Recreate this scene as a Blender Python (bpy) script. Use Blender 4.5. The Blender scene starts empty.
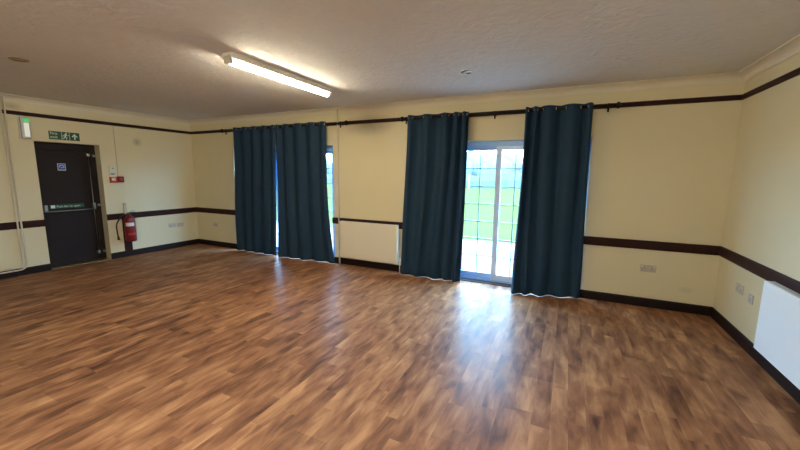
import bpy, bmesh, math, random
from mathutils import Vector, Matrix
random.seed(7)
S = bpy.context.scene
COL = S.collection
PI = math.pi

# ------------------------------------------------------------------ dimensions (metres)
XL, XR, YB, YF, ZC = -7.564, 1.633, 5.119, -1.5, 2.72
CAM = (0.0, 0.0, 1.605)
RAIL, DADO_T, DADO_B, SKIRT = 2.472, 0.837, 0.727, 0.111
W1 = (-6.27, -3.755)          # opening of the first patio door
W2 = (-2.275, 0.237)           # opening of the second patio door
WTOP = 2.105
DY0, DY1, DTOP = 2.55, 3.40, 2.075   # door opening in the left wall

# ------------------------------------------------------------------ materials
MATS = {}
def lin(c):
    return tuple((v / 12.92 if v <= 0.04045 else ((v + 0.055) / 1.055) ** 2.4) for v in c)
def new_mat(name):
    m = bpy.data.materials.new(name); m.use_nodes = True
    nt = m.node_tree; nt.nodes.clear()
    out = nt.nodes.new('ShaderNodeOutputMaterial')
    MATS[name] = m
    return m, nt, out
def N(nt, kind, **kw):
    n = nt.nodes.new(kind)
    for k, v in kw.items():
        if k.startswith('i_'):
            n.inputs[k[2:].replace('_', ' ')].default_value = v
        else:
            setattr(n, k, v)
    return n
def mth(nt, op, a, b=None, clamp=False):
    n = nt.nodes.new('ShaderNodeMath'); n.operation = op; n.use_clamp = clamp
    for i, v in enumerate((a, b)):
        if v is None: continue
        if isinstance(v, (int, float)): n.inputs[i].default_value = v
        else: nt.links.new(v, n.inputs[i])
    return n.outputs[0]
def bsdf(nt, out, col=(0.5, 0.5, 0.5), rough=0.5, metal=0.0, spec=0.5):
    b = nt.nodes.new('ShaderNodeBsdfPrincipled')
    b.inputs['Base Color'].default_value = (*col, 1)
    b.inputs['Roughness'].default_value = rough
    b.inputs['Metallic'].default_value = metal
    b.inputs['Specular IOR Level'].default_value = spec
    nt.links.new(b.outputs[0], out.inputs[0])
    return b
def objcoord(nt):
    return nt.nodes.new('ShaderNodeTexCoord').outputs['Object']
def noise(nt, vec, scale, detail=3, rough=0.5):
    n = nt.nodes.new('ShaderNodeTexNoise')
    n.inputs['Scale'].default_value = scale; n.inputs['Detail'].default_value = detail; n.inputs['Roughness'].default_value = rough
    nt.links.new(vec, n.inputs['Vector'])
    return n.outputs['Fac']
def mixc(nt, fac, a, b, mode='MIX'):
    n = nt.nodes.new('ShaderNodeMix'); n.data_type = 'RGBA'; n.blend_type = mode
    if isinstance(fac, (int, float)): n.inputs[0].default_value = fac
    else: nt.links.new(fac, n.inputs[0])
    for i, v in ((6, a), (7, b)):
        if isinstance(v, tuple): n.inputs[i].default_value = (*v, 1)
        else: nt.links.new(v, n.inputs[i])
    return n.outputs[2]
def bump(nt, b, h, strength=0.2, dist=0.01):
    n = nt.nodes.new('ShaderNodeBump'); n.inputs['Strength'].default_value = strength; n.inputs['Distance'].default_value = dist
    nt.links.new(h, n.inputs['Height']); nt.links.new(n.outputs[0], b.inputs['Normal'])
def simple(name, col, rough=0.5, metal=0.0, spec=0.5, var=0.06, vscale=8.0, bumpamt=0.0, bscale=60.0):
    m, nt, out = new_mat(name)
    b = bsdf(nt, out, col, rough, metal, spec)
    v = objcoord(nt)
    f = noise(nt, v, vscale)
    d = tuple(c * (1 - var) for c in col); l = tuple(min(1, c * (1 + var)) for c in col)
    nt.links.new(mixc(nt, f, d, l), b.inputs['Base Color'])
    if bumpamt:
        bump(nt, b, noise(nt, v, bscale, 4), bumpamt, 0.003)
    return m
def emit(name, col, strength, base=None):
    m, nt, out = new_mat(name)
    b = bsdf(nt, out, base or col, 0.4)
    b.inputs['Emission Color'].default_value = (*col, 1)
    b.inputs['Emission Strength'].default_value = strength
    return m

def spot(nt, vec, c, r):
    """soft round mask: 1 at c, 0 beyond the radii r (x, y, z)"""
    s = nt.nodes.new('ShaderNodeVectorMath'); s.operation = 'SUBTRACT'; nt.links.new(vec, s.inputs[0]); s.inputs[1].default_value = c
    d = nt.nodes.new('ShaderNodeVectorMath'); d.operation = 'DIVIDE'; nt.links.new(s.outputs[0], d.inputs[0]); d.inputs[1].default_value = r
    l = nt.nodes.new('ShaderNodeVectorMath'); l.operation = 'LENGTH'; nt.links.new(d.outputs[0], l.inputs[0])
    return mth(nt, 'SUBTRACT', 1.0, l.outputs['Value'], True)

WALLCOL = (0.71, 0.63, 0.405)
def wall_mat(name, stains=()):
    m, nt, out = new_mat(name)
    b = bsdf(nt, out, WALLCOL, 0.5, 0, 0.4)
    v = objcoord(nt)
    f = noise(nt, v, 1.3, 4)
    c = mixc(nt, f, tuple(x * 0.95 for x in WALLCOL), tuple(min(1, x * 1.04) for x in WALLCOL))
    n2 = noise(nt, v, 18, 4)
    for cen, rad, amt, colr in stains:
        k = spot(nt, v, cen, rad)
        k = mth(nt, 'MULTIPLY', k, mth(nt, 'ADD', mth(nt, 'MULTIPLY', n2, amt * 0.6), amt * 0.7))
        c = mixc(nt, k, c, colr)
    nt.links.new(c, b.inputs['Base Color'])
    bump(nt, b, noise(nt, v, 90, 5, 0.6), 0.10, 0.003)
    return m
wall_mat('cream_paint')
wall_mat('cream_paint_left', [((XL, 4.02, 2.18), (0.3, 0.10, 0.10), 0.6, (0.20, 0.17, 0.12)),
                              ((XL, 2.36, 2.56), (0.3, 0.15, 0.07), 0.5, (0.22, 0.18, 0.13))])
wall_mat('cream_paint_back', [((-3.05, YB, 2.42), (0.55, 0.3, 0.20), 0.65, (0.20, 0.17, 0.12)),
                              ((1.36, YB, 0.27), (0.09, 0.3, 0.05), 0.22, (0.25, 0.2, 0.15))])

# textured plaster ceiling
m, nt, out = new_mat('artex')
b = bsdf(nt, out, (0.72, 0.67, 0.61), 0.75, 0, 0.2)
v = objcoord(nt)
mp = N(nt, 'ShaderNodeMapping'); nt.links.new(v, mp.inputs[0]); mp.inputs['Scale'].default_value = (1, 1.0, 1)
n1 = N(nt, 'ShaderNodeTexNoise'); n1.inputs['Scale'].default_value = 7; n1.inputs['Detail'].default_value = 5; n1.inputs['Distortion'].default_value = 1.6
nt.links.new(mp.outputs[0], n1.inputs[0])
n2 = noise(nt, v, 26, 5, 0.6)
big = noise(nt, v, 1.1, 3)
h = mth(nt, 'ADD', mth(nt, 'MULTIPLY', n1.outputs['Fac'], 1.0), mth(nt, 'MULTIPLY', n2, 0.5))
h = mth(nt, 'MULTIPLY', h, mth(nt, 'ADD', mth(nt, 'MULTIPLY', big, 1.4), 0.1))
bump(nt, b, h, 0.42, 0.03)
nt.links.new(mixc(nt, n1.outputs['Fac'], (0.70, 0.675, 0.64), (0.79, 0.765, 0.73)), b.inputs['Base Color'])

# laminate floor: short strips of mixed brown wood running towards the windows
m, nt, out = new_mat('laminate')
b = bsdf(nt, out, (0.2, 0.1, 0.05), 0.3, 0, 0.08)
b.inputs['Coat Weight'].default_value = 0.15; b.inputs['Coat Roughness'].default_value = 0.29
v = objcoord(nt)
sp = N(nt, 'ShaderNodeSeparateXYZ'); nt.links.new(v, sp.inputs[0])
def cells(w, ln, seed):
    u = mth(nt, 'DIVIDE', sp.outputs['X'], w)
    row = mth(nt, 'FLOOR', u)
    wn = N(nt, 'ShaderNodeTexWhiteNoise', noise_dimensions='1D'); nt.links.new(mth(nt, 'ADD', row, seed), wn.inputs['W'])
    vv = mth(nt, 'ADD', mth(nt, 'DIVIDE', sp.outputs['Y'], ln), mth(nt, 'MULTIPLY', wn.outputs['Value'], 7.0))
    cl = mth(nt, 'FLOOR', vv)
    cb = N(nt, 'ShaderNodeCombineXYZ'); nt.links.new(row, cb.inputs[0]); nt.links.new(cl, cb.inputs[1]); cb.inputs[2].default_value = seed
    w2 = N(nt, 'ShaderNodeTexWhiteNoise', noise_dimensions='3D'); nt.links.new(cb.outputs[0], w2.inputs['Vector'])
    return u, vv, w2
u, vv, w2 = cells(0.110, 0.80, 3.0)
U, VV, W2n = cells(0.240, 1.30, 11.0)
# grain, shifted per strip
off = N(nt, 'ShaderNodeVectorMath'); off.operation = 'MULTIPLY_ADD'
nt.links.new(w2.outputs['Color'], off.inputs[0]); off.inputs[1].default_value = (2.2, 2.2, 2.2); nt.links.new(v, off.inputs[2])
mp = N(nt, 'ShaderNodeMapping'); nt.links.new(off.outputs[0], mp.inputs[0]); mp.inputs['Scale'].default_value = (1.0, 0.16, 1)
g1 = N(nt, 'ShaderNodeTexNoise'); g1.inputs['Scale'].default_value = 26; g1.inputs['Detail'].default_value = 6; g1.inputs['Distortion'].default_value = 0.8
nt.links.new(mp.outputs[0], g1.inputs[0])
mp2 = N(nt, 'ShaderNodeMapping'); nt.links.new(off.outputs[0], mp2.inputs[0]); mp2.inputs['Scale'].default_value = (1.0, 0.30, 1)
g2 = N(nt, 'ShaderNodeTexNoise'); g2.inputs['Scale'].default_value = 10; g2.inputs['Detail'].default_value = 4; g2.inputs['Distortion'].default_value = 0.5
nt.links.new(mp2.outputs[0], g2.inputs[0])
t = mth(nt, 'ADD', mth(nt, 'MULTIPLY', w2.outputs['Value'], 0.17), mth(nt, 'MULTIPLY', W2n.outputs['Value'], 0.12))
t = mth(nt, 'ADD', t, mth(nt, 'MULTIPLY', g2.outputs['Fac'], 1.30))
t = mth(nt, 'ADD', t, mth(nt, 'MULTIPLY', g1.outputs['Fac'], 0.36))
t = mth(nt, 'SUBTRACT', t, 0.47)
rp = N(nt, 'ShaderNodeValToRGB'); nt.links.new(t, rp.inputs[0])
cr = rp.color_ramp
cr.elements[0].position = 0.12; cr.elements[0].color = (0.075, 0.030, 0.016, 1)
cr.elements[1].position = 0.95; cr.elements[1].color = (0.53, 0.282, 0.130, 1)
for p, c in ((0.36, (0.195, 0.084, 0.040, 1)), (0.58, (0.305, 0.140, 0.065, 1)), (0.76, (0.425, 0.215, 0.098, 1))):
    e = cr.elements.new(p); e.color = c
def groove(uu, width):
    fr = mth(nt, 'FRACT', uu)
    d = mth(nt, 'MINIMUM', fr, mth(nt, 'SUBTRACT', 1.0, fr))
    return mth(nt, 'LESS_THAN', d, width)
gr = mth(nt, 'MAXIMUM', groove(U, 0.008), groove(VV, 0.0012))
colf = mixc(nt, mth(nt, 'MULTIPLY', gr, 0.25), rp.outputs[0], (0.03, 0.014, 0.007))
nt.links.new(colf, b.inputs['Base Color'])
rr = mth(nt, 'ADD', mth(nt, 'MULTIPLY', g1.outputs['Fac'], 0.12), 0.53)
nt.links.new(rr, b.inputs['Roughness'])
bump(nt, b, mth(nt, 'SUBTRACT', mth(nt, 'MULTIPLY', g1.outputs['Fac'], 0.5), gr), 0.10, 0.002)

# curtain cloth with a fine weave
m, nt, out = new_mat('teal_cloth')
b = bsdf(nt, out, (0.013, 0.036, 0.055), 0.75, 0, 0.25)
v = objcoord(nt)
nt.links.new(mixc(nt, noise(nt, v, 5, 3), (0.012, 0.035, 0.066), (0.015, 0.043, 0.081)), b.inputs['Base Color'])
bump(nt, b, noise(nt, v, 220, 2), 0.15, 0.001)

# window glass (thin pane: straight-through with a mirror share) 
m, nt, out = new_mat('window_glass')
tr = nt.nodes.new('ShaderNodeBsdfTransparent'); tr.inputs[0].default_value = (0.95, 0.98, 0.97, 1)
gl = nt.nodes.new('ShaderNodeBsdfGlossy'); gl.inputs['Roughness'].default_value = 0.03
lw = nt.nodes.new('ShaderNodeLayerWeight'); lw.inputs[0].default_value = 0.5
frs = mth(nt, 'ADD', mth(nt, 'MULTIPLY', mth(nt, 'POWER', lw.outputs['Facing'], 5.0), 0.94), 0.04)
mx = nt.nodes.new('ShaderNodeMixShader')
nt.links.new(frs, mx.inputs[0]); nt.links.new(tr.outputs[0], mx.inputs[1]); nt.links.new(gl.outputs[0], mx.inputs[2])
tl = nt.nodes.new('ShaderNodeBsdfTranslucent'); tl.inputs[0].default_value = (0.80, 0.92, 1.0, 1)
mv = nt.nodes.new('ShaderNodeMixShader'); mv.inputs[0].default_value = 0.010      # pale veil of outdoor glare put into the pane
nt.links.new(mx.outputs[0], mv.inputs[1]); nt.links.new(tl.outputs[0], mv.inputs[2])
nt.links.new(mv.outputs[0], out.inputs[0])

simple('mahogany', (0.030, 0.0085, 0.0065), 0.5, spec=0.15, var=0.25, vscale=14)
simple('skirting_dark', (0.014, 0.006, 0.005), 0.5, spec=0.2, var=0.25, vscale=14)
simple('door_dark', (0.018, 0.0115, 0.010), 0.5, spec=0.2, var=0.2, vscale=6)
simple('pole_dark', (0.009, 0.0045, 0.0035), 0.45, spec=0.2, var=0.2)
simple('coving_white', (0.72, 0.65, 0.50), 0.6, var=0.04, vscale=3, bumpamt=0.05)
simple('white_plastic', (0.72, 0.70, 0.64), 0.35, var=0.02)
simple('socket_plastic', (0.52, 0.47, 0.37), 0.35, var=0.02)
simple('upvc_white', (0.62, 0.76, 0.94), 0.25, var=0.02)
simple('upvc_skylight_tint', (0.33, 0.55, 0.90), 0.25, var=0.03)  # white plastic with the blue of the skylight put into its colour
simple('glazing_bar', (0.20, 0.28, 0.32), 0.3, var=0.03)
simple('radiator_cream', (0.74, 0.685, 0.55), 0.4, var=0.02, vscale=2)
simple('radiator_white', (0.84, 0.89, 0.90), 0.35, var=0.02, vscale=2)
simple('radiator_grey', (0.60, 0.62, 0.62), 0.4, var=0.04)
simple('pipe_paint', (0.70, 0.62, 0.47), 0.4, var=0.04)
simple('chrome', (0.75, 0.75, 0.75), 0.18, 1.0, var=0.02)
simple('brushed_steel', (0.40, 0.40, 0.38), 0.36, 1.0, var=0.05)
simple('brass', (0.42, 0.28, 0.12), 0.35, 0.9, var=0.05)
simple('extinguisher_red', (0.19, 0.006, 0.011), 0.3, var=0.08)
simple('alarm_red', (0.55, 0.05, 0.03), 0.35, var=0.05)
simple('alarm_dark_red', (0.18, 0.012, 0.02), 0.35, var=0.05)
simple('black_rubber', (0.012, 0.012, 0.012), 0.5, var=0.1)
simple('label_white', (0.78, 0.75, 0.70), 0.45, var=0.03)
simple('sign_green', (0.010, 0.075, 0.032), 0.4, var=0.04)
simple('sign_pale', (0.66, 0.80, 0.66), 0.4, var=0.03)
simple('sign_blue', (0.02, 0.10, 0.38), 0.4, var=0.04)
simple('pale_green_plate', (0.62, 0.66, 0.50), 0.4, var=0.04)
simple('grey_print', (0.25, 0.25, 0.22), 0.5)
simple('batten_body', (0.66, 0.58, 0.44), 0.4, var=0.03)
simple('batten_cap', (0.48, 0.40, 0.28), 0.4, var=0.03)
simple('lens_grey', (0.60, 0.60, 0.58), 0.2, var=0.03)
simple('hole_dark', (0.05, 0.04, 0.035), 0.6)
simple('hem_white', (0.85, 0.85, 0.83), 0.6)
simple('patio_slab', (0.12, 0.117, 0.11), 0.95, spec=0.0, var=0.12, vscale=3, bumpamt=0.1)
simple('lawn_grass', (0.026, 0.036, 0.006), 0.95, spec=0.0, var=0.25, vscale=0.9, bumpamt=0.3, bscale=40)
simple('hedge_leaf', (0.030, 0.050, 0.034), 0.9, spec=0.0, var=0.35, vscale=4, bumpamt=0.5, bscale=9)
simple('tree_leaf', (0.046, 0.072, 0.058), 0.9, spec=0.0, var=0.35, vscale=2.5, bumpamt=0.5, bscale=7)
simple('bark', (0.10, 0.075, 0.055), 0.9, var=0.2)
simple('hill_far', (0.07, 0.09, 0.09), 0.95, spec=0.0, var=0.2, vscale=0.05)
simple('brick_outer', (0.40, 0.22, 0.15), 0.85, var=0.2, vscale=10)
emit('tube_glow', (1.0, 0.88, 0.64), 22.5)
emit('tube_glow_added', (0.88, 0.95, 1.0), 62.0)  # glow of the added batten out of view
emit('bulkhead_glow', (0.85, 0.88, 0.78), 0.10, (0.75, 0.75, 0.70))
simple('frosted_cover', (0.44, 0.42, 0.37), 0.3, var=0.05)
emit('green_led', (0.05, 0.85, 0.18), 0.10, (0.1, 0.6, 0.2))

# ------------------------------------------------------------------ mesh helper
def world_of(o):
    p = Vector((0, 0, 0))
    while o is not None:
        p += Vector(o.location); o = o.parent
    return p
class MB:
    def __init__(s): s.bm = bmesh.new()
    def _merge(s, t, M=None):
        if M is not None: bmesh.ops.transform(t, matrix=M, verts=t.verts)
        vs = [s.bm.verts.new(v.co) for v in t.verts]
        t.verts.index_update()
        for f in t.faces:
            try:
                nf = s.bm.faces.new([vs[v.index] for v in f.verts]); nf.smooth = f.smooth
            except ValueError: pass
        t.free(); return s
    def box(s, x0, x1, y0, y1, z0, z1, bev=0.0, seg=2, M=None):
        t = bmesh.new()
        bmesh.ops.create_cube(t, size=1)
        for v in t.verts:
            v.co = Vector(((x0 + x1) / 2 + v.co.x * (x1 - x0), (y0 + y1) / 2 + v.co.y * (y1 - y0), (z0 + z1) / 2 + v.co.z * (z1 - z0)))
        if bev: bmesh.ops.bevel(t, geom=list(t.edges), offset=bev, segments=seg, affect='EDGES', profile=0.7)
        return s._merge(t, M)
    def tube(s, pts, r, seg=12, caps=True):
        """round bar along a polyline; r a number or a list"""
        pts = [Vector(p) for p in pts]; n = len(pts)
        t = bmesh.new(); rings = []; up = None
        for i, p in enumerate(pts):
            d = (pts[min(i + 1, n - 1)] - pts[max(i - 1, 0)]).normalized()
            if up is None:
                up = d.orthogonal().normalized()
            else:
                up = (up - d * up.dot(d)).normalized()
            w = d.cross(up); rad = r[i] if isinstance(r, (list, tuple)) else r
            rings.append([t.verts.new(p + (up * math.cos(a) + w * math.sin(a)) * rad) for a in [2 * PI * k / seg for k in range(seg)]])
        for a, b_ in zip(rings, rings[1:]):
            for k in range(seg):
                f = t.faces.new((a[k], a[(k + 1) % seg], b_[(k + 1) % seg], b_[k])); f.smooth = True
        if caps:
            t.faces.new(list(reversed(rings[0]))); t.faces.new(rings[-1])
        bmesh.ops.recalc_face_normals(t, faces=t.faces)
        return s._merge(t)
    def lathe(s, prof, origin, axis=(0, 0, 1), seg=28):
        ax = Vector(axis).normalized()
        q = Vector((0, 0, 1)).rotation_difference(ax).to_matrix().to_4x4()
        t = bmesh.new(); rings = []
        for r, z in prof:
            if r < 1e-5: rings.append([t.verts.new((0, 0, z))])
            else: rings.append([t.verts.new((r * math.cos(2 * PI * k / seg), r * math.sin(2 * PI * k / seg), z)) for k in range(seg)])
        for a, b_ in zip(rings, rings[1:]):
            for k in range(seg):
                k2 = (k + 1) % seg
                if len(a) == 1 and len(b_) == 1: continue
                if len(a) == 1: f = t.faces.new((a[0], b_[k2], b_[k]))
                elif len(b_) == 1: f = t.faces.new((a[k], a[k2], b_[0]))
                else: f = t.faces.new((a[k], a[k2], b_[k2], b_[k]))
                f.smooth = True
        bmesh.ops.recalc_face_normals(t, faces=t.faces)
        return s._merge(t, Matrix.Translation(origin) @ q)
    def torus(s, c, axis, R, r, seg=24, sub=10):
        ax = Vector(axis).normalized()
        q = Vector((0, 0, 1)).rotation_difference(ax).to_matrix().to_4x4()
        t = bmesh.new(); g = []
        for i in range(seg):
            a = 2 * PI * i / seg
            g.append([t.verts.new(((R + r * math.cos(2 * PI * j / sub)) * math.cos(a), (R + r * math.cos(2 * PI * j / sub)) * math.sin(a), r * math.sin(2 * PI * j / sub))) for j in range(sub)])
        for i in range(seg):
            for j in range(sub):
                f = t.faces.new((g[i][j], g[(i + 1) % seg][j], g[(i + 1) % seg][(j + 1) % sub], g[i][(j + 1) % sub])); f.smooth = True
        return s._merge(t, Matrix.Translation(c) @ q)
    def poly(s, pts2, M, depth):
        """flat shape in the (u, v) plane, thickened along n"""
        t = bmesh.new()
        a = [t.verts.new((p[0], p[1], 0)) for p in pts2]; b_ = [t.verts.new((p[0], p[1], depth)) for p in pts2]
        t.faces.new(a); t.faces.new(b_)
        n = len(a)
        for i in range(n): t.faces.new((a[i], a[(i + 1) % n], b_[(i + 1) % n], b_[i]))
        bmesh.ops.recalc_face_normals(t, faces=t.faces)
        bmesh.ops.triangulate(t, faces=[f for f in t.faces if len(f.verts) > 4])
        return s._merge(t, M)
    def stroke(s, p, q, w, M, depth):
        p = Vector(p); q = Vector(q); d = (q - p).normalized(); n = Vector((-d.y, d.x)) * w / 2
        e = d * w * 0.3
        return s.poly([p - e + n, p - e - n, q + e - n, q + e + n], M, depth)
    def disc(s, c, r, M, depth, seg=24):
        return s.poly([(c[0] + r * math.cos(2 * PI * k / seg), c[1] + r * math.sin(2 * PI * k / seg)) for k in range(seg)], M, depth)
    def text(s, body, size, M, depth, spacing=1.0):
        cu = bpy.data.curves.new('lettering_curve', 'FONT'); cu.body = body; cu.size = size; cu.extrude = depth / 2
        cu.space_line = 0.95; cu.space_character = spacing; cu.resolution_u = 3
        o = bpy.data.objects.new('lettering_source', cu); COL.objects.link(o)
        bpy.context.view_layer.update()
        me = bpy.data.meshes.new_from_object(o.evaluated_get(bpy.context.evaluated_depsgraph_get()))
        t = bmesh.new(); t.from_mesh(me)
        bpy.data.objects.remove(o); bpy.data.curves.remove(cu); bpy.data.meshes.remove(me)
        return s._merge(t, M)
    def build(s, name, mat, parent=None, origin=None, smooth_angle=None):
        me = bpy.data.meshes.new(name)
        o = bpy.data.objects.new(name, me)
        if parent is not None:
            base = world_of(parent); o.parent = parent
        else:
            base = Vector(origin) if origin is not None else Vector((0, 0, 0)); o.location = base
        bmesh.ops.translate(s.bm, vec=-base, verts=s.bm.verts)
        s.bm.to_mesh(me); s.bm.free()
        me.materials.append(MATS[mat])
        COL.objects.link(o)
        return o
def tag(o, label=None, cat=None, group=None, kind=None):
    if label: o['label'] = label
    if cat: o['category'] = cat
    if group: o['group'] = group
    if kind: o['kind'] = kind
    return o
def thing(name, label, cat, loc, group=None, kind=None):
    o = bpy.data.objects.new(name, None); o.empty_display_size = 0.1; o.location = loc; COL.objects.link(o)
    return tag(o, label, cat, group, kind)
def basis(o, u, v):
    u = Vector(u); v = Vector(v); n = u.cross(v)
    return Matrix(((u.x, v.x, n.x, o[0]), (u.y, v.y, n.y, o[1]), (u.z, v.z, n.z, o[2]), (0, 0, 0, 1)))
def onleft(y, z, d=0.0): return basis((XL + d, y, z), (0, 1, 0), (0, 0, 1))
def onback(x, z, d=0.0): return basis((x, YB - d, z), (1, 0, 0), (0, 0, 1))
def onright(y, z, d=0.0): return basis((XR - d, y, z), (0, -1, 0), (0, 0, 1))

# ------------------------------------------------------------------ room shell
def struct(o, label, cat): return tag(o, label, cat, kind='structure')
T = 0.30
f = MB().box(XL - T, XR + T, YF - T, YB + T, -0.12, 0.0).build('floor', 'laminate'); struct(f, 'brown wood laminate floor of mixed strips', 'floor')
f = MB().box(XL - T, XR + T, YF - T, YB + T, ZC, ZC + 0.3).build('ceiling', 'artex'); struct(f, 'textured off-white plaster ceiling', 'ceiling')
mb = MB()
zz0, zz1 = 0.0, ZC
mb.box(XL - T, W1[0], YB, YB + T, 0, ZC).box(W1[1], W2[0], YB, YB + T, 0, ZC).box(W2[1], XR + T, YB, YB + T, 0, ZC)
mb.box(W1[0], W1[1], YB, YB + T, WTOP, ZC).box(W2[0], W2[1], YB, YB + T, WTOP, ZC)
struct(mb.build('wall_back', 'cream_paint_back'), 'cream wall with the two patio doors', 'wall')
mb = MB()
mb.box(XL - T, XL, YF, DY0, 0, ZC).box(XL - T, XL, DY1, YB, 0, ZC).box(XL - T, XL, DY0, DY1, DTOP, ZC)
mb.box(XL - T, XL - T + 0.06, DY0, DY1, 0, DTOP)
struct(mb.build('wall_left', 'cream_paint_left'), 'cream wall with the dark fire door', 'wall')
struct(MB().box(XR, XR + T, YF, YB, 0, ZC).build('wall_right', 'cream_paint'), 'cream wall with the white radiator near the corner', 'wall')
mb = MB().box(XL - T, XR + T, YF - T, YF, 0, ZC)
struct(mb.build('wall_front', 'cream_paint'), 'plain cream wall behind the viewer', 'wall')

# coving, rails, dado and skirting
def coving_profile(n=7, r=0.09):
    pts = [(0, 0)]                                   # (out from wall, down from ceiling)
    pts += [(r, 0), (r, 0.008)]
    for k in range(n + 1):
        a = (PI / 2) * k / n
        pts.append((r - 0.006 - (r - 0.014) * math.sin(a), 0.012 + (r - 0.02) * (1 - math.cos(a))))
    pts += [(0.008, r), (0, r)]
    return pts
def run(name, prof, axis, a, b, wall, mat, label, cat, sgn):
    """extrude a (out, z) profile along a wall"""
    t = bmesh.new(); r0 = []; r1 = []
    for o_, z in prof:
        if axis == 'x':
            r0.append(t.verts.new((a, wall + sgn * o_, z))); r1.append(t.verts.new((b, wall + sgn * o_, z)))
        else:
            r0.append(t.verts.new((wall + sgn * o_, a, z))); r1.append(t.verts.new((wall + sgn * o_, b, z)))
    n = len(prof)
    for i in range(n): t.faces.new((r0[i], r0[(i + 1) % n], r1[(i + 1) % n], r1[i]))
    t.faces.new(r0); t.faces.new(r1)
    bmesh.ops.recalc_face_normals(t, faces=t.faces)
    m_ = MB(); m_._merge(t)
    return struct(m_.build(name, mat), label, cat)
cp = [(o_, ZC - d) for o_, d in coving_profile()]
run('trim_1', cp, 'x', XL, XR, YB, 'coving_white', 'pale coving above the window wall', 'coving', -1)
run('trim_2', cp, 'y', YF, YB, XL, 'coving_white', 'pale coving above the fire door wall', 'coving', 1)
run('trim_3', cp, 'y', YF, YB, XR, 'coving_white', 'pale coving above the wall with the near radiator', 'coving', -1)
def rail_prof(z0, z1, d):
    h = z1 - z0
    return [(0, z0), (d * 0.6, z0), (d, z0 + h * 0.18), (d, z1 - h * 0.18), (d * 0.6, z1), (0, z1)]
rp_ = rail_prof(RAIL - 0.03, RAIL + 0.026, 0.022)
run('trim_4', rp_, 'x', XL, XR, YB, 'mahogany', 'dark picture rail along the window wall', 'picture rail', -1)
run('trim_5', rp_, 'y', YF, YB, XL, 'mahogany', 'dark picture rail above the fire door', 'picture rail', 1)
run('trim_6', rp_, 'y', YF, YB, XR, 'mahogany', 'dark picture rail above the near radiator', 'picture rail', -1)
dp = rail_prof(DADO_B, DADO_T, 0.022)
run('trim_7', dp, 'x', XL, W1[0] + 0.02, YB, 'mahogany', 'dark dado rail in the corner left of the curtains', 'dado rail', -1)
run('trim_8', dp, 'x', W1[1] - 0.03, W2[0] + 0.02, YB, 'mahogany', 'dark dado rail behind the radiator between the curtains', 'dado rail', -1)
run('trim_9', dp, 'x', W2[1] - 0.01, XR, YB, 'mahogany', 'dark dado rail right of the curtains', 'dado rail', -1)
run('trim_10', dp, 'y', YF, DY0, XL, 'mahogany', 'dark dado rail left of the fire door', 'dado rail', 1)
run('trim_11', dp, 'y', DY1, YB, XL, 'mahogany', 'dark dado rail behind the fire extinguisher', 'dado rail', 1)
run('trim_12', dp, 'y', YF, YB, XR, 'mahogany', 'dark dado rail above the near radiator', 'dado rail', -1)
sk = [(0, 0), (0.02, 0), (0.02, SKIRT - 0.02), (0.012, SKIRT), (0, SKIRT)]
run('baseboard_back', sk, 'x', XL, W1[0], YB, 'skirting_dark', 'dark skirting in the corner left of the curtains', 'skirting', -1)
run('baseboard_back.001', sk, 'x', W1[1], W2[0], YB, 'skirting_dark', 'dark skirting under the radiator between the curtains', 'skirting', -1)
run('baseboard_back.002', sk, 'x', W2[1], XR, YB, 'skirting_dark', 'dark skirting right of the curtains', 'skirting', -1)
run('baseboard_left', sk, 'y', YF, DY0, XL, 'skirting_dark', 'dark skirting left of the fire door', 'skirting', 1)
run('baseboard_left.001', sk, 'y', DY1, YB, XL, 'skirting_dark', 'dark skirting under the fire extinguisher', 'skirting', 1)
run('baseboard_right', sk, 'y', YF, YB, XR, 'skirting_dark', 'dark skirting under the near radiator', 'skirting', -1)
# threshold strips
struct(MB().box(XL - 0.20, XL + 0.005, DY0, DY1, 0.0, 0.012, 0.004).build('trim_13', 'brass'), 'thin metal threshold strip under the fire door', 'threshold')

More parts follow.
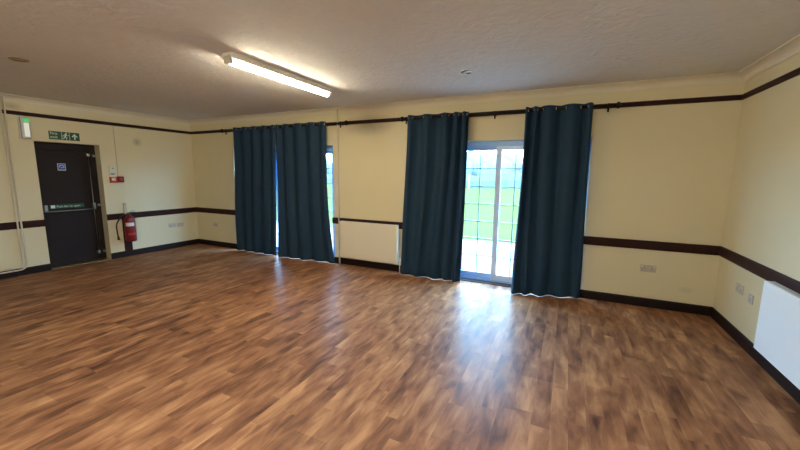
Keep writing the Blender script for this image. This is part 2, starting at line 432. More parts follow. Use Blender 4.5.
# ------------------------------------------------------------------ patio doors (windows 1 and 2)
def patio_door(name, x0, x1, mx, ncol_l, ncol_r, label, slide='upvc_white'):
    root = thing(name, label, 'patio door', ((x0 + x1) / 2, YB + 0.12, 0), kind='structure')
    y0, y1 = YB + 0.115, YB + 0.185
    fw = 0.05
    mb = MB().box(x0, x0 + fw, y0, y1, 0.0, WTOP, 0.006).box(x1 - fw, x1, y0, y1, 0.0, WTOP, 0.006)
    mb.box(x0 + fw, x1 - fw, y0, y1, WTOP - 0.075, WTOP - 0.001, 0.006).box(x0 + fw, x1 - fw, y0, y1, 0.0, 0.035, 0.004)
    mb.build('frame', 'upvc_skylight_tint', root)
    for (a, b_, nc, dy, mat, nm) in ((x0 + fw, mx + 0.04, ncol_l, 0.030, 'upvc_skylight_tint', 'fixed'), (mx - 0.04, x1 - fw, ncol_r, 0.0, slide, 'slide')):
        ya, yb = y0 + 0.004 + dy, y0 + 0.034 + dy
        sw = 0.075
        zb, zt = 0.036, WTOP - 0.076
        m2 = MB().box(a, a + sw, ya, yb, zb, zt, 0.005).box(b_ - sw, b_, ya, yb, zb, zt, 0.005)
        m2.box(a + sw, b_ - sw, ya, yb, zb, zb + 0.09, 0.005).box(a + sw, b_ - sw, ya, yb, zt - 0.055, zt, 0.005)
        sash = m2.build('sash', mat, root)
        g0, g1, h0, h1 = a + sw, b_ - sw, zb + 0.09, zt - 0.055
        yc = (ya + yb) / 2
        MB().box(g0, g1, yc - 0.013, yc - 0.009, h0, h1).build('glass_pane', 'window_glass', sash)
        m3 = MB()
        for k in range(1, nc):
            x = g0 + (g1 - g0) * k / nc; m3.box(x - 0.007, x + 0.007, yc - 0.006, yc + 0.008, h0, h1)
        for k in range(1, 7):
            z = h0 + (h1 - h0) * k / 7; m3.box(g0, g1, yc - 0.005, yc + 0.007, z - 0.007, z + 0.007)
        m3.build('glazing_bar', 'glazing_bar', sash)
    # sill threshold on the floor side
    MB().box(x0, x1, YB + 0.0, y0, 0.0, 0.012, 0.003).build('threshold', 'skirting_dark', root)
    return root
patio_door('window_1', W1[0], W1[1], -5.20, 4, 5, 'sliding patio door behind the closed curtains', 'upvc_skylight_tint')
patio_door('window_2', W2[0], W2[1], -0.925, 5, 5, 'sliding patio door with small panes between the open curtains')

# ------------------------------------------------------------------ fire door (door_1)
dr = thing('door_1', 'dark brown fire door with push bar and green strip', 'door', (XL - 0.17, (DY0 + DY1) / 2, 0), kind='structure')
XD = XL - 0.167
mb = MB().box(XD - 0.06, XD + 0.004, DY0, DY0 + 0.06, 0.012, DTOP, 0.004).box(XD - 0.06, XD + 0.004, DY1 - 0.085, DY1, 0.012, DTOP, 0.004)
mb.box(XD - 0.06, XD + 0.004, DY0 + 0.06, DY1 - 0.085, DTOP - 0.125, DTOP, 0.004)
mb.build('door_frame', 'door_dark', dr)
L0, L1, LT = DY0 + 0.062, DY1 - 0.087, DTOP - 0.127
mb = MB().box(XD - 0.055, XD - 0.012, L0, L1, 0.016, LT, 0.004)
leaf = mb.build('door_leaf', 'door_dark', dr)
xf = XD - 0.012
# panic bolt: vertical rods, gear boxes and a horizontal push bar
MB().tube([(xf + 0.03, L1 - 0.025, 0.11), (xf + 0.03, L1 - 0.025, 1.90)], 0.007).build('bolt_rod', 'brushed_steel', dr)
for z in (0.15, 1.895):
    MB().box(xf, xf + 0.045, L1 - 0.05, L1 - 0.006, z - 0.026, z + 0.026, 0.008).build('rod_guide', 'brushed_steel', dr)
for z in (0.15, 1.885, 1.005):
    MB().lathe([(0, 0), (0.022, 0), (0.026, 0.01), (0.022, 0.03), (0.012, 0.036), (0, 0.036)], (XD + 0.004, DY1 - 0.035, z), (1, 0, 0)).build('strike_keep', 'brushed_steel', dr)
for y in (L0 + 0.024, L1 - 0.026):
    MB().box(xf, xf + 0.06, y - 0.022, y + 0.022, 0.935, 1.05, 0.012, 3).build('latch_case', 'brushed_steel', dr)
MB().tube([(xf + 0.085, L0 + 0.03, 0.945), (xf + 0.085, L1 - 0.03, 0.945)], 0.010).tube([(xf + 0.03, L0 + 0.03, 0.975), (xf + 0.085, L0 + 0.03, 0.945)], 0.011).tube([(xf + 0.03, L1 - 0.03, 0.975), (xf + 0.085, L1 - 0.03, 0.945)], 0.011).build('push_bar', 'brushed_steel', dr)
ML = lambda y, z, d=0.0: basis((xf + d, y, z), (0, 1, 0), (0, 0, 1))
st = MB().box(xf, xf + 0.002, 2.70, 3.16, 0.985, 1.050).build('instruction_strip', 'sign_green', dr)
mb = MB().poly([(0.0, 0.008), (0.055, 0.008), (0.055, 0.057), (0.0, 0.057)], ML(2.712, 0.985, 0.002), 0.0008)
mb.text('Push bar to open', 0.046, ML(2.785, 1.003, 0.002), 0.001)
mb.build('strip_lettering', 'sign_pale', st)
pl_ = MB().box(xf, xf + 0.002, 2.862, 2.968, 1.622, 1.738).build('door_sticker', 'label_white', dr)
mb = MB().poly([(0.008, 0.012), (0.098, 0.012), (0.098, 0.108), (0.008, 0.108)], ML(2.862, 1.622, 0.002), 0.0008)
mb.build('sticker_panel', 'sign_blue', pl_)
mb = MB()
arc = [(0.053 + 0.03 * math.cos(a), 0.060 + 0.03 * math.sin(a)) for a in [PI * (-0.1 + 1.15 * k / 10) for k in range(11)]]
for p, q in zip(arc, arc[1:]): mb.stroke(p, q, 0.009, ML(2.862, 1.622, 0.0028), 0.0006)
mb.stroke((0.040, 0.046), (0.072, 0.046), 0.009, ML(2.862, 1.622, 0.0028), 0.0006)
mb.build('sticker_symbol', 'label_white', pl_)

# ------------------------------------------------------------------ exit sign over the door
sg = thing('exit_sign', 'green fire exit sign with running figure and up arrow above the door', 'sign', (XL, 2.935, 2.115))
MB().box(XL, XL + 0.004, 2.738, 3.132, 2.118, 2.250, 0.0015).build('sign_board', 'sign_green', sg)
MB().text('Fire\nexit', 0.060, onleft(2.752, 2.196, 0.004), 0.001).build('lettering', 'sign_pale', sg)
d = 0.004; Mx = onleft(2.895, 2.124, d)
mb = MB().poly([(0.0, 0.0), (0.006, 0.0), (0.006, 0.12), (0.0, 0.12)], Mx, 0.001)
mb.poly([(0.10, 0.0), (0.106, 0.0), (0.106, 0.12), (0.10, 0.12)], Mx, 0.001)
mb.disc((0.062, 0.103), 0.011, Mx, 0.001)
for p, q, w in (((0.055, 0.086), (0.047, 0.052), 0.020), ((0.050, 0.086), (0.028, 0.074), 0.008), ((0.028, 0.074), (0.020, 0.055), 0.008), ((0.058, 0.086), (0.076, 0.068), 0.008),
                ((0.076, 0.068), (0.090, 0.074), 0.008), ((0.046, 0.050), (0.066, 0.034), 0.011), ((0.066, 0.034), (0.060, 0.008), 0.010), ((0.043, 0.050), (0.034, 0.026), 0.011), ((0.034, 0.026), (0.014, 0.020), 0.010)):
    mb.stroke(p, q, w, Mx, 0.001)
mb.build('running_figure', 'sign_pale', sg)
Mx = onleft(3.066, 2.184, d)
mb = MB().poly([(-0.009, -0.048), (0.009, -0.048), (0.009, 0.012), (-0.009, 0.012)], Mx, 0.001)
mb.poly([(-0.040, 0.000), (0.0, 0.046), (0.0, 0.022), (-0.026, -0.010)], Mx, 0.001).poly([(0.040, 0.000), (0.026, -0.010), (0.0, 0.022), (0.0, 0.046)], Mx, 0.001)
mb.build('arrow', 'sign_pale', sg)

# emergency light beside it
em = thing('emergency_light', 'white bulkhead emergency light glowing green by the fire door corner', 'emergency light', (XL, 2.462, 2.085))
MB().box(XL, XL + 0.03, 2.397, 2.527, 2.085, 2.425, 0.010, 3).build('housing', 'white_plastic', em)
MB().box(XL + 0.028, XL + 0.075, 2.407, 2.517, 2.095, 2.415, 0.022, 4).build('diffuser', 'frosted_cover', em)
MB().box(XL + 0.072, XL + 0.080, 2.438, 2.496, 2.125, 2.33, 0.0035, 3).build('lamp_lens', 'bulkhead_glow', em)
MB().box(XL + 0.070, XL + 0.079, 2.440, 2.512, 2.345, 2.395, 0.004, 3).build('indicator', 'green_led', em)

# ------------------------------------------------------------------ call points, plate, conduit
cpnt = thing('call_point', 'bright red alarm call point with a pale window beside the door', 'call point', (XL, 3.553, 1.41))
MB().box(XL, XL + 0.05, 3.500, 3.605, 1.41, 1.515, 0.008, 3).build('case', 'alarm_red', cpnt)
MB().box(XL + 0.049, XL + 0.053, 3.515, 3.575, 1.448, 1.498, 0.002).build('glass_window', 'label_white', cpnt)
ab = thing('alarm_box', 'dark red alarm box right of the bright call point', 'alarm box', (XL, 3.667, 1.41))
MB().box(XL, XL + 0.045, 3.617, 3.717, 1.415, 1.525, 0.008, 3).build('case', 'alarm_dark_red', ab)
MB().lathe([(0, 0), (0.028, 0), (0.028, 0.006), (0.0, 0.008)], (XL + 0.044, 3.667, 1.470), (1, 0, 0)).build('grille', 'alarm_red', ab)
pt = thing('wall_plate', 'pale arched plate with a grey spot above the red call point', 'wall plate', (XL, 3.556, 1.535))
arch = [(-0.05, 0.0), (0.05, 0.0)] + [(0.05 * math.cos(a), 0.145 + 0.055 * math.sin(a)) for a in [PI * k / 10 for k in range(11)]]
MB().poly(arch, onleft(3.556, 1.535), 0.012).build('plate', 'pale_green_plate', pt)
MB().disc((0.01, 0.135), 0.014, onleft(3.556, 1.535, 0.012), 0.003).build('spot', 'grey_print', pt)
MB().poly([(-0.032, 0.02), (0.032, 0.02), (0.032, 0.05), (-0.032, 0.05)], onleft(3.556, 1.535, 0.012), 0.002).build('print_line', 'grey_print', pt)
tag(MB().box(XL, XL + 0.014, 3.640, 3.658, 1.525, RAIL - 0.03, 0.003).build('conduit', 'pipe_paint', origin=(XL, 3.649, 1.525)), 'thin painted conduit dropping from the picture rail to the dark red box', 'conduit')

# ------------------------------------------------------------------ fire extinguisher on its board
bd = MB().box(XL, XL + 0.018, 3.63, 3.76, SKIRT, DADO_B, 0.003).build('backing_board', 'mahogany', origin=(XL, 3.69, SKIRT))
tag(bd, 'dark upright board on the wall behind the red extinguisher', 'board')
bk = thing('wall_bracket', 'small cream hook plate above the red extinguisher', 'bracket', (XL, 3.695, 0.90))
MB().box(XL, XL + 0.028, 3.672, 3.718, 0.80, 1.03, 0.004).build('plate', 'socket_plastic', bk)
mb = MB()
for y in (3.684, 3.706): mb.lathe([(0, 0), (0.006, 0), (0.005, 0.003), (0, 0.004)], (XL + 0.028, y, 1.005), (1, 0, 0), 12)
mb.build('screw', 'black_rubber', bk)
EX, EY = XL + 0.125, 3.695
ex = thing('fire_extinguisher', 'red fire extinguisher with a white label hung beside the door', 'fire extinguisher', (EX, EY, 0.30))
R_ = 0.088
MB().lathe([(0, 0.305), (R_ * 0.85, 0.305), (R_ * 0.97, 0.315), (R_, 0.335), (R_, 0.70), (R_ * 0.95, 0.735), (R_ * 0.78, 0.765), (R_ * 0.5, 0.785), (0.024, 0.792), (0.024, 0.815), (0, 0.815)], (EX, EY, 0)).build('cylinder_body', 'extinguisher_red', ex)
mb = MB().box(EX - 0.02, EX + 0.02, EY - 0.045, EY + 0.03, 0.812, 0.838, 0.006).box(EX - 0.014, EX + 0.014, EY - 0.02, EY + 0.11, 0.842, 0.856, 0.004)
mb.build('valve_head', 'black_rubber', ex)
mb = MB()
mb.tube([(EX, EY + 0.0, 0.838), (EX, EY + 0.05, 0.875), (EX, EY + 0.10, 0.885)], 0.008).build('lever', 'brushed_steel', ex)
MB().tube([(EX + 0.045 * math.cos(a) * 0 + 0.02, EY - 0.02 + 0.012 * math.cos(a), 0.845 + 0.012 * math.sin(a)) for a in [2 * PI * k / 12 for k in range(13)]], 0.002, 6).build('safety_pin', 'brass', ex)
hp = []
for k in range(25):
    s_ = k / 24
    hp.append((EX + 0.01 * math.sin(PI * s_), EY - 0.045 - 0.135 * math.sin(min(1, s_ * 1.6) * PI / 2) - 0.028 * math.sin(s_ * PI) - 0.03 * s_, 0.825 + 0.02 * math.sin(min(1, s_ * 3) * PI) - 0.40 * s_ ** 1.25))
MB().tube(hp, 0.011, 10).build('hose', 'black_rubber', ex)
e_ = Vector(hp[-1])
MB().tube([e_ + Vector((0, 0, 0.01)), e_ + Vector((0, 0.002, -0.02)), e_ + Vector((0, 0.006, -0.065))], [0.013, 0.016, 0.022], 12).build('nozzle', 'black_rubber', ex)
def band(a0, a1, z0, z1, r):
    t = bmesh.new(); n = 14; g = []
    for k in range(n + 1):
        a = a0 + (a1 - a0) * k / n
        g.append([t.verts.new((EX + rr_ * math.cos(a), EY + rr_ * math.sin(a), z)) for rr_, z in ((r, z0), (r, z1), (r - 0.003, z1), (r - 0.003, z0))])
    for k in range(n):
        for j in range(4): t.faces.new((g[k][j], g[k][(j + 1) % 4], g[k + 1][(j + 1) % 4], g[k + 1][j]))
    bmesh.ops.recalc_face_normals(t, faces=t.faces)
    m_ = MB(); m_._merge(t); return m_
band(-1.25, 0.35, 0.60, 0.665, R_ + 0.0015).build('label', 'label_white', ex)
band(-0.9, 0.6, 0.43, 0.47, R_ + 0.0015).build('band', 'alarm_red', ex)

# ------------------------------------------------------------------ sockets and plates
def socket(label, M, w=0.148, h=0.086, group=None):
    o = thing('wall_socket', label, 'socket', M @ Vector((0, 0, 0)))
    mb = MB(); mb.box(-w / 2, w / 2, -h / 2, h / 2, 0, 0.010, 0.004, 2, M); mb.build('faceplate', 'socket_plastic', o)
    for sx in ((-1, 1) if w > 0.1 else (0,)):
        m2 = MB(); cx = sx * w * 0.25
        m2.box(cx - 0.004, cx + 0.004, 0.002, 0.010, 0.009, 0.011, 0, 1, M).box(cx - 0.015, cx - 0.008, -0.018, -0.012, 0.009, 0.011, 0, 1, M).box(cx + 0.008, cx + 0.015, -0.018, -0.012, 0.009, 0.011, 0, 1, M)
        m2.build('pin_hole', 'black_rubber', o)
        m3 = MB(); m3.box(cx - 0.006 + 0.02 * (sx or 1), cx + 0.006 + 0.02 * (sx or 1), 0.014, 0.032, 0.009, 0.014, 0.002, 2, M); m3.build('switch', 'white_plastic', o)
    return o
socket('double socket low on the wall right of the extinguisher', onleft(4.555, 0.492))
socket('pale double socket beside the far corner on the window wall', onback(-6.945, 0.482))
socket('grey double socket under the dado rail right of the curtains', onback(0.967, 0.492), 0.165, 0.090)
socket('upper left plate low on the wall by the near radiator', onright(4.52, 0.507), 0.16, 0.09)
socket('small single socket closest to the near radiator', onright(4.272, 0.482), 0.088, 0.088)
bp = thing('blank_plate', 'blank plate right of the double socket on the fire door wall', 'plate', (XL, 4.72, 0.487))
mb = MB(); mb.box(-0.07, 0.07, -0.043, 0.043, 0, 0.010, 0.004, 2, onleft(4.725, 0.487)); mb.build('faceplate', 'socket_plastic', bp)

# ------------------------------------------------------------------ radiators
def radiator(label, wall, a, b, z0, z1, depth, mat):
    """wall 'back': runs along x; wall 'right': runs along y"""
    if wall == 'back':
        M = basis((a, YB, 0), (1, 0, 0), (0, 0, 1)); ln = b - a; loc = ((a + b) / 2, YB - depth / 2, z0)
    else:
        M = basis((XR, b, 0), (0, -1, 0), (0, 0, 1)); ln = b - a; loc = (XR - depth / 2, (a + b) / 2, z0)
    o = thing('radiator', label, 'radiator', loc)
    mb = MB(); mb.box(0, ln, z0, z1, depth - 0.018, depth, 0.007, 3, M)
    mb.box(0.03, ln - 0.03, z0 + 0.03, z1 - 0.03, depth - 0.004, depth + 0.0015, 0.0014, 2, M)
    mb.build('front_panel', mat, o)
    mb = MB(); mb.box(0.01, ln - 0.01, z0 + 0.01, z1 - 0.01, 0.030, 0.045, 0.005, 2, M); mb.build('back_panel', mat, o)
    for x in (0.0, ln - 0.004):
        mb = MB(); mb.box(x, x + 0.004, z0 + 0.012, z1 - 0.008, 0.040, depth - 0.014, 0.001, 1, M); mb.build('side_panel', mat, o)
    mb = MB(); mb.box(0.004, ln - 0.004, z1 - 0.006, z1 + 0.004, depth - 0.022, depth - 0.014, 0, 1, M).box(0.004, ln - 0.004, z1 - 0.006, z1 + 0.004, 0.036, 0.046, 0, 1, M)
    n = int(ln / 0.018)
    for k in range(n + 1):
        x = 0.004 + (ln - 0.014) * k / n; mb.box(x, x + 0.011, z1 - 0.006, z1 + 0.003, 0.044, depth - 0.018, 0, 1, M)
    mb.build('top_grille', 'radiator_grey', o)
    for x in (ln * 0.2, ln * 0.8):
        mb = MB(); mb.box(x - 0.015, x + 0.015, z0 + 0.1, z1 - 0.1, 0.003, 0.029, 0, 1, M); mb.build('bracket', 'radiator_grey', o)
    for x, s_ in (((0.0, -1), (ln, 1)) if wall == 'back' else ((ln, 1),)):
        P = lambda u, v_, w: M @ Vector((u, v_, w))
        mb = MB(); mb.tube([P(x - s_ * 0.004, z0 + 0.035, 0.055), P(x + s_ * 0.035, z0 + 0.035, 0.055)], 0.010, 10).tube([P(x + s_ * 0.03, z0 + 0.035, 0.055), P(x + s_ * 0.03, 0.0, 0.055)], 0.0075, 10)
        mb.build('pipe_tail', 'pipe_paint', o)
        mb = MB(); mb.lathe([(0, 0), (0.014, 0), (0.017, 0.01), (0.016, 0.045), (0.010, 0.05), (0, 0.05)], P(x + s_ * 0.03, z0 + 0.045, 0.055), (0, 0, 1), 16)
        mb.build('valve', 'white_plastic', o)
    return o
radiator('white radiator on the pillar between the two curtained openings', 'back', -3.575, -2.445, 0.150, 0.790, 0.100, 'radiator_cream')
radiator('white radiator on the near wall, cut by the picture edge', 'right', 2.655, 3.855, 0.170, 0.762, 0.100, 'radiator_white')

# ------------------------------------------------------------------ pipes
def bend(pts, r, n=6):
    """round the corners of a polyline"""
    pts = [Vector(p) for p in pts]; out_ = [pts[0]]
    for a, b_, c in zip(pts, pts[1:], pts[2:]):
        d1 = (a - b_).normalized(); d2 = (c - b_).normalized()
        p0, p1 = b_ + d1 * r, b_ + d2 * r
        for k in range(n + 1):
            t_ = k / n; out_.append(p0 * (1 - t_) ** 2 + b_ * 2 * t_ * (1 - t_) + p1 * t_ ** 2)
    out_.append(pts[-1]); return out_
xp = XL + 0.034
for (y, z, rad, lab) in ((2.232, 0.140, 0.07, 'inner cream pipe of the bent pair, left of the fire door'), (2.272, 0.092, 0.10, 'outer cream pipe of the bent pair, closest to the fire door')):
    o = MB().tube(bend([(xp, y, ZC - 0.002), (xp, y, z), (xp, YF + 0.05, z)], rad), 0.0105, 12).build('heating_pipe', 'pipe_paint', origin=(xp, y, z))
    tag(o, lab, 'pipe', 'bent pipes left of the fire door')
o = MB().tube([(-3.634, YB - 0.034, 0.002), (-3.634, YB - 0.034, ZC - 0.002)], 0.011, 12).build('heating_pipe', 'pipe_paint', origin=(-3.634, YB - 0.034, 0.002))
tag(o, 'thin upright cream pipe from ceiling to the radiator between the curtains', 'pipe')

# ------------------------------------------------------------------ ceiling fittings
def batten(fx, fy, label, glow='tube_glow'):
    bt = thing('ceiling_light', label, 'ceiling light', (fx, fy, ZC), 'fluorescent battens on the ceiling')
    y0, y1 = fy - 0.74, fy + 0.78
    MB().box(fx - 0.068, fx + 0.068, y0, y1, ZC - 0.058, ZC, 0.008).build('body', 'batten_body', bt)
    for a, b_ in ((y0 - 0.012, y0 + 0.030), (y1 - 0.022, y1 + 0.004)):
        MB().box(fx - 0.040, fx + 0.040, a, b_, ZC - 0.100, ZC - 0.030, 0.012, 3).build('end_cap', 'batten_cap', bt)
    prof = [(0.034 * math.cos(a), -0.046 * math.sin(a)) for a in [PI * k / 12 for k in range(13)]]
    t = bmesh.new()
    r0 = [t.verts.new((fx + px, y0 + 0.026, ZC - 0.0590 + pz)) for px, pz in prof]; r1 = [t.verts.new((fx + px, y1 - 0.026, ZC - 0.0590 + pz)) for px, pz in prof]
    n = len(prof)
    for i in range(n): ff = t.faces.new((r0[i], r0[(i + 1) % n], r1[(i + 1) % n], r1[i])); ff.smooth = True
    t.faces.new(r0); t.faces.new(r1); bmesh.ops.recalc_face_normals(t, faces=t.faces)
    mb = MB(); mb._merge(t); mb.build('diffuser', glow, bt)
batten(-2.945, 3.14, 'lit fluorescent batten on the textured ceiling')
batten(-1.4, 0.05, 'added cool white fluorescent batten, unseen behind the viewer', 'tube_glow_added')  # extra lamp added out of view to brighten the room

def downlight(x, y, label, bez, r=0.066):
    o = thing('downlight', label, 'downlight', (x, y, ZC))
    MB().lathe([(r * 0.66, 0.0), (r * 0.66, -0.006), (r * 0.74, -0.011), (r * 0.95, -0.008), (r, -0.003), (r, 0.0)], (x, y, ZC)).build('bezel', bez, o)
    MB().lathe([(0, -0.004), (r * 0.45, -0.0035), (r * 0.655, -0.001), (r * 0.655, 0.0)], (x, y, ZC)).build('lamp', 'lens_grey', o)
    return o
downlight(-1.075, 3.90, 'unlit chrome downlight in the ceiling between the batten and the coving', 'chrome')
downlight(-5.09, 1.69, 'dull dark downlight in the dim ceiling above the fire door side', 'brass', 0.075)

# ------------------------------------------------------------------ curtain poles
PY, PZ = YB - 0.092, 2.458
def pole(x0, x1, brk, label):
    o = thing('curtain_pole', label, 'curtain pole', ((x0 + x1) / 2, PY, PZ))
    MB().tube([(x0, PY, PZ), (x1, PY, PZ)], 0.016, 16).build('rod', 'pole_dark', o)
    for x, s_ in ((x0, -1), (x1, 1)):
        MB().lathe([(0, 0), (0.022, 0), (0.027, 0.007), (0.022, 0.014), (0.017, 0.020), (0.034, 0.032), (0.041, 0.048), (0.032, 0.064), (0, 0.074)], (x, PY, PZ), (s_, 0, 0), 20).build('finial', 'pole_dark', o)
    for x in brk:
        mb = MB().tube([(x, YB - 0.018, PZ), (x, PY, PZ)], 0.009, 10).lathe([(0, 0), (0.026, 0), (0.024, 0.008), (0.012, 0.012), (0, 0.012)], (x, YB - 0.018, PZ), (0, -1, 0), 18)
        mb.torus((x, PY, PZ), (1, 0, 0), 0.022, 0.009, 18, 8).tube([(x, PY, PZ - 0.02), (x, PY, PZ - 0.075)], 0.011, 8)
        mb.build('pole_bracket', 'pole_dark', o)
    return o
pole(-6.40, -3.46, (-6.33, -3.53), 'dark curtain pole carrying the closed pair of curtains')
pole(-2.335, 0.43, (-2.31, -0.972, 0.375), 'dark curtain pole carrying the open pair of curtains')

# ------------------------------------------------------------------ curtains
def curtain(label, cross, x0b, x1b, seed, yb_shift=(0.0, 0.0), amp=0.042, first=1, edge=0.0, relax=0.55, flare=0.0, zhem=0.004):
    """cross: where the cloth passes the pole at the top; folds bulge to alternate sides between them"""
    rnd = random.Random(seed)
    n = len(cross); x0, x1 = cross[0], cross[-1]
    sub = 12; cols = (n - 1) * sub + 1; rows = 44
    ztop = PZ + 0.047
    bl = [rnd.uniform(0.6, 1.25) for _ in range(n)]         # fold depth at the hem
    ph = [rnd.uniform(-1, 1) for _ in range(6)]
    top = bmesh.new(); g = []
    for j in range(rows + 1):
        v_ = j / rows; z = ztop + (zhem - ztop) * v_
        ease = v_ * v_ * (3 - 2 * v_)
        lean = ease * (1 - flare) + v_ ** 5 * flare
        row = []
        for i in range(cols):
            k = min(i // sub, n - 2); fr_ = (i - k * sub) / sub
            s_ = i / (cols - 1)
            xt = cross[k] + (cross[k + 1] - cross[k]) * fr_
            tt = (xt - x0) / (x1 - x0)
            mixt = tt * (1 - relax * ease) + s_ * relax * ease
            xb = x0b + (x1b - x0b) * mixt
            x = xt * (1 - lean) + xb * lean
            side = first * (-1 if k % 2 == 0 else 1)          # -1 = into the room
            w = abs(cross[k + 1] - cross[k])
            a = min(amp, 0.30 * w + 0.022)
            A = a * (1 - ease) + a * bl[k] * ease
            y = PY + side * A * math.sin(PI * fr_) 
            y += 0.012 * v_ * math.sin(5 * tt * PI + ph[0] * 3 + 2.2 * v_) + 0.008 * math.sin(v_ * 7 + ph[1] * 3 + tt * 4) * v_
            y += (yb_shift[0] * (1 - tt) + yb_shift[1] * tt) * (v_ ** 3)
            x += 0.010 * v_ * math.sin(v_ * 6 + ph[2] * 3 + tt * 9)
            zz_ = z + (0.005 * math.sin(tt * 11 + ph[3] * 3) if j == rows else 0) + 0.006 * (1 - v_) * math.cos(2 * PI * i / (2 * sub)) * 0.5
            row.append(top.verts.new((x, min(y, YB - 0.026), max(zz_, 0.004))))
        g.append(row)
    for j in range(rows):
        for i in range(cols - 1):
            f_ = top.faces.new((g[j][i], g[j + 1][i], g[j + 1][i + 1], g[j][i + 1])); f_.smooth = True
    mb = MB(); mb._merge(top)
    root = thing('curtain', label, 'curtain', ((x0 + x1) / 2, PY, 0), 'teal eyelet curtains at the patio doors')
    c = mb.build('curtain_panel', 'teal_cloth', root)
    so = c.modifiers.new('cloth_thickness', 'SOLIDIFY'); so.thickness = 0.004; so.offset = 0
    for i in range(0, n):
        xx = cross[i] + (0.012 if i == 0 else (-0.012 if i == n - 1 else 0))
        MB().torus((xx, PY, PZ), (1, 0.12 * (-1) ** i, 0), 0.023, 0.0045, 20, 8).build('eyelet_ring', 'chrome', root)
    return root
curtain('leftmost teal curtain, beside the far corner', [-6.12, -6.005, -5.87, -5.745, -5.61, -5.485, -5.34, -5.22, -5.09, -5.005], -6.20, -5.09, 3, (0.0, 0.0), relax=0.5, amp=0.033)
curtain('wide teal curtain beside the pillar with the radiator', [-4.985, -4.90, -4.80, -4.665, -4.53, -4.37, -4.235, -4.08, -3.95, -3.835], -5.00, -3.725, 5, (-0.03, 0.02), relax=0.5, flare=0.8, amp=0.033)
curtain('teal curtain right of the pillar radiator, left of the clear glass', [-2.285, -2.19, -2.02, -1.90, -1.73, -1.62, -1.55, -1.475, -1.42, -1.365, -1.338], -2.37, -1.365, 11, (-0.03, -0.03), relax=0.35)
curtain('rightmost teal curtain, right of the clear glass', [-0.572, -0.535, -0.47, -0.42, -0.36, -0.20, -0.09, 0.08, 0.155, 0.212], -0.60, 0.235, 17, (-0.17, 0.03), relax=0.35)

# ------------------------------------------------------------------ outside
ZG = -0.10
struct(MB().box(-30, 14, YB + T, 9.15, ZG - 0.1, ZG).build('patio', 'patio_slab'), 'pale paved patio outside the glass doors', 'patio')
struct(MB().box(-130, 60, 9.15, 75, ZG - 0.13, ZG - 0.02).build('lawn', 'lawn_grass'), 'bright green playing field beyond the patio', 'lawn')
def blob(mb, c, r, seed, sub=3, amt=0.22):
    rnd = random.Random(seed); t = bmesh.new()
    bmesh.ops.create_icosphere(t, subdivisions=sub, radius=1)
    dirs = [(Vector((rnd.gauss(0, 1), rnd.gauss(0, 1), rnd.gauss(0, 1))).normalized(), rnd.uniform(0.4, 1)) for _ in range(16)]
    for v_ in t.verts:
        d_ = v_.co.normalized(); k = 1 + amt * sum(w * max(0, d_.dot(q) - 0.72) * 3 for q, w in dirs) + rnd.uniform(-0.06, 0.06)
        v_.co = Vector((d_.x * r[0] * k, d_.y * r[1] * k, d_.z * r[2] * k))
    for f_ in t.faces: f_.smooth = True
    mb._merge(t, Matrix.Translation(c))
rnd = random.Random(4)
mb = MB()
t = bmesh.new()
xs = [-72 + 0.8 * k for k in range(110)]
prev = None
for x in xs:
    hgt = 1.9 + 0.25 * math.sin(x * 0.7) + rnd.uniform(-0.12, 0.12); w = 0.9 + rnd.uniform(-0.12, 0.12)
    ring = [t.verts.new((x, 49.5 + o_, z)) for o_, z in ((-w, ZG - 0.05), (-w * 1.05, hgt * 0.5), (-w * 0.7, hgt * 0.92), (0, hgt + ZG), (w * 0.7, hgt * 0.92), (w, ZG - 0.05))]
    if prev:
        for k in range(5): t.faces.new((prev[k], prev[k + 1], ring[k + 1], ring[k]))
    prev = ring
bmesh.ops.recalc_face_normals(t, faces=t.faces); mb._merge(t)
tag(mb.build('hedge', 'hedge_leaf', origin=(-28, 49.5, ZG)), 'long low hedge along the far edge of the field', 'hedge')
k = 0
for y, x, step in ((54.0, -66.0, 5.4), (61.5, -68.5, 6.4)):
    while x < 16:
        h_ = rnd.uniform(3.4, 4.6) * (y / 54.0) ** 2; w = step * 0.36; yy = y + rnd.uniform(-0.6, 0.6)
        o = thing('tree', 'leafy tree standing behind the far hedge of the field', 'tree', (x, yy, ZG), 'trees beyond the field')
        MB().tube([(x, yy, ZG - 0.05), (x + 0.1, yy, h_ * 0.35), (x, yy, h_ * 0.6)], [0.22, 0.17, 0.10], 8).build('trunk', 'bark', o)
        mb = MB(); blob(mb, (x, yy, h_ * 0.50), (w, w * 0.9, h_ * 0.47), k, amt=0.24)
        mb.build('crown', 'tree_leaf', o)
        x += step * rnd.uniform(0.98, 1.08); k += 1
for x, lab in ((-13.1, 'left one of two thin white posts at the far hedge'), (-12.2, 'right one of two thin white posts at the far hedge')):
    tag(MB().tube([(x, 47.2, ZG - 0.04), (x, 47.2, 1.75)], 0.05, 10).build('field_post', 'hem_white', origin=(x, 47.2, ZG)), lab, 'post', 'white posts on the field')
mb = MB(); t = bmesh.new(); prev = None
for k in range(60):
    x = -400 + k * 10; h_ = 10 + 4 * math.sin(k * 0.31) + 2 * math.sin(k * 0.83)
    ring = [t.verts.new((x, 190, -1)), t.verts.new((x, 215, h_ * 0.6)), t.verts.new((x, 250, h_)), t.verts.new((x, 300, -1))]
    if prev:
        for q in range(3): ff = t.faces.new((prev[q], prev[q + 1], ring[q + 1], ring[q])); ff.smooth = True
    prev = ring
bmesh.ops.recalc_face_normals(t, faces=t.faces); mb._merge(t)
struct(mb.build('hills', 'hill_far'), 'low hazy hills beyond the trees', 'hill')
struct(MB().box(-400, 300, 75, 310, -0.6, -0.3).build('ground', 'lawn_grass'), 'fields beyond the trees', 'ground')

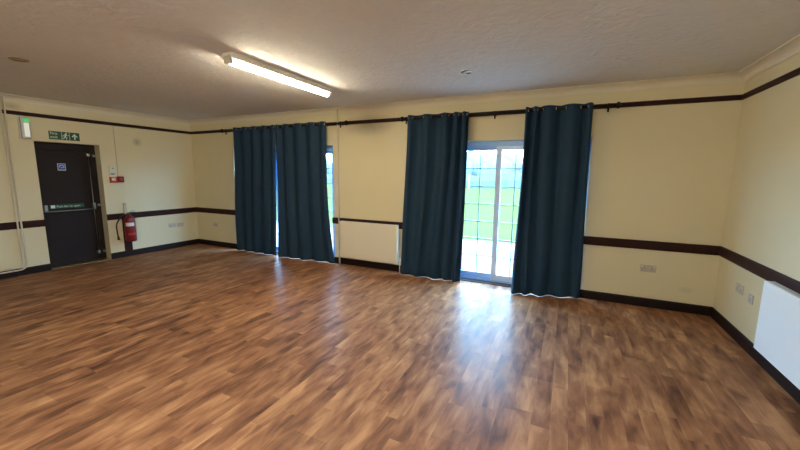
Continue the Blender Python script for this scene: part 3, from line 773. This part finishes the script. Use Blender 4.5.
# ------------------------------------------------------------------ light
w = bpy.data.worlds.new('sky'); S.world = w; w.use_nodes = True
nt = w.node_tree; nt.nodes.clear()
out = nt.nodes.new('ShaderNodeOutputWorld'); bg = nt.nodes.new('ShaderNodeBackground')
sky = nt.nodes.new('ShaderNodeTexSky'); sky.sky_type = 'NISHITA'; sky.sun_disc = False
sky.sun_elevation = math.radians(42); sky.sun_rotation = math.radians(160); sky.air_density = 1.0; sky.dust_density = 4.0; sky.ozone_density = 1.5
mixn = nt.nodes.new('ShaderNodeMix'); mixn.data_type = 'RGBA'; mixn.inputs[0].default_value = 0.75
nt.links.new(sky.outputs[0], mixn.inputs[6]); mixn.inputs[7].default_value = (3.6, 7.0, 11.6, 1)     # thin white cloud over the clear sky
nt.links.new(mixn.outputs[2], bg.inputs[0]); bg.inputs[1].default_value = 1.25
nt.links.new(bg.outputs[0], out.inputs[0])
sl = bpy.data.lights.new('sun', 'SUN'); sl.energy = 3.0; sl.angle = math.radians(0.6); sl.color = (1.0, 0.96, 0.88)
so = bpy.data.objects.new('sun', sl); COL.objects.link(so)
so.rotation_euler = Vector((-1.0, 0.02, -0.85)).to_track_quat('-Z', 'Y').to_euler(); so.location = (0, -10, 20)
for a, b_, yy, sg_, z0, z1 in [(W1[0], W1[1], YB + 0.26, -1, 0.02, WTOP), (W2[0], W2[1], YB + 0.26, -1, 0.02, WTOP)]:
    al = bpy.data.lights.new('sky_portal', 'AREA'); al.shape = 'RECTANGLE'; al.size = b_ - a - 0.1; al.size_y = z1 - z0 - 0.03
    al.cycles.is_portal = True
    ao = bpy.data.objects.new('sky_portal', al); COL.objects.link(ao)
    ao.location = ((a + b_) / 2, yy, (z0 + z1) / 2); ao.rotation_euler = Vector((0, sg_, 0)).to_track_quat('-Z', 'Z').to_euler()

# ------------------------------------------------------------------ camera
cam = bpy.data.cameras.new('camera'); cam.sensor_width = 36; cam.lens = 348.6 / 800 * 36; cam.clip_start = 0.05; cam.clip_end = 2000
co = bpy.data.objects.new('camera', cam); COL.objects.link(co); S.camera = co
r = Vector((0.9018242, 0.4319846, 0.0101147)); dn = Vector((0.07044, -0.1238772, -0.9897942)); fw = Vector((-0.4263229, 0.8933329, -0.1421445))
co.matrix_world = Matrix(((r.x, -dn.x, -fw.x, CAM[0]), (r.y, -dn.y, -fw.y, CAM[1]), (r.z, -dn.z, -fw.z, CAM[2]), (0, 0, 0, 1)))

# ------------------------------------------------------------------ render look
vs = S.view_settings
vs.view_transform = 'Standard'; vs.look = 'None'; vs.gamma = 1.0; vs.use_curve_mapping = False; vs.exposure = 2.10
S.cycles.use_denoising = True
S.cycles.max_bounces = 10; S.cycles.diffuse_bounces = 6; S.cycles.transparent_max_bounces = 12
S.cycles.sample_clamp_indirect = 6.0
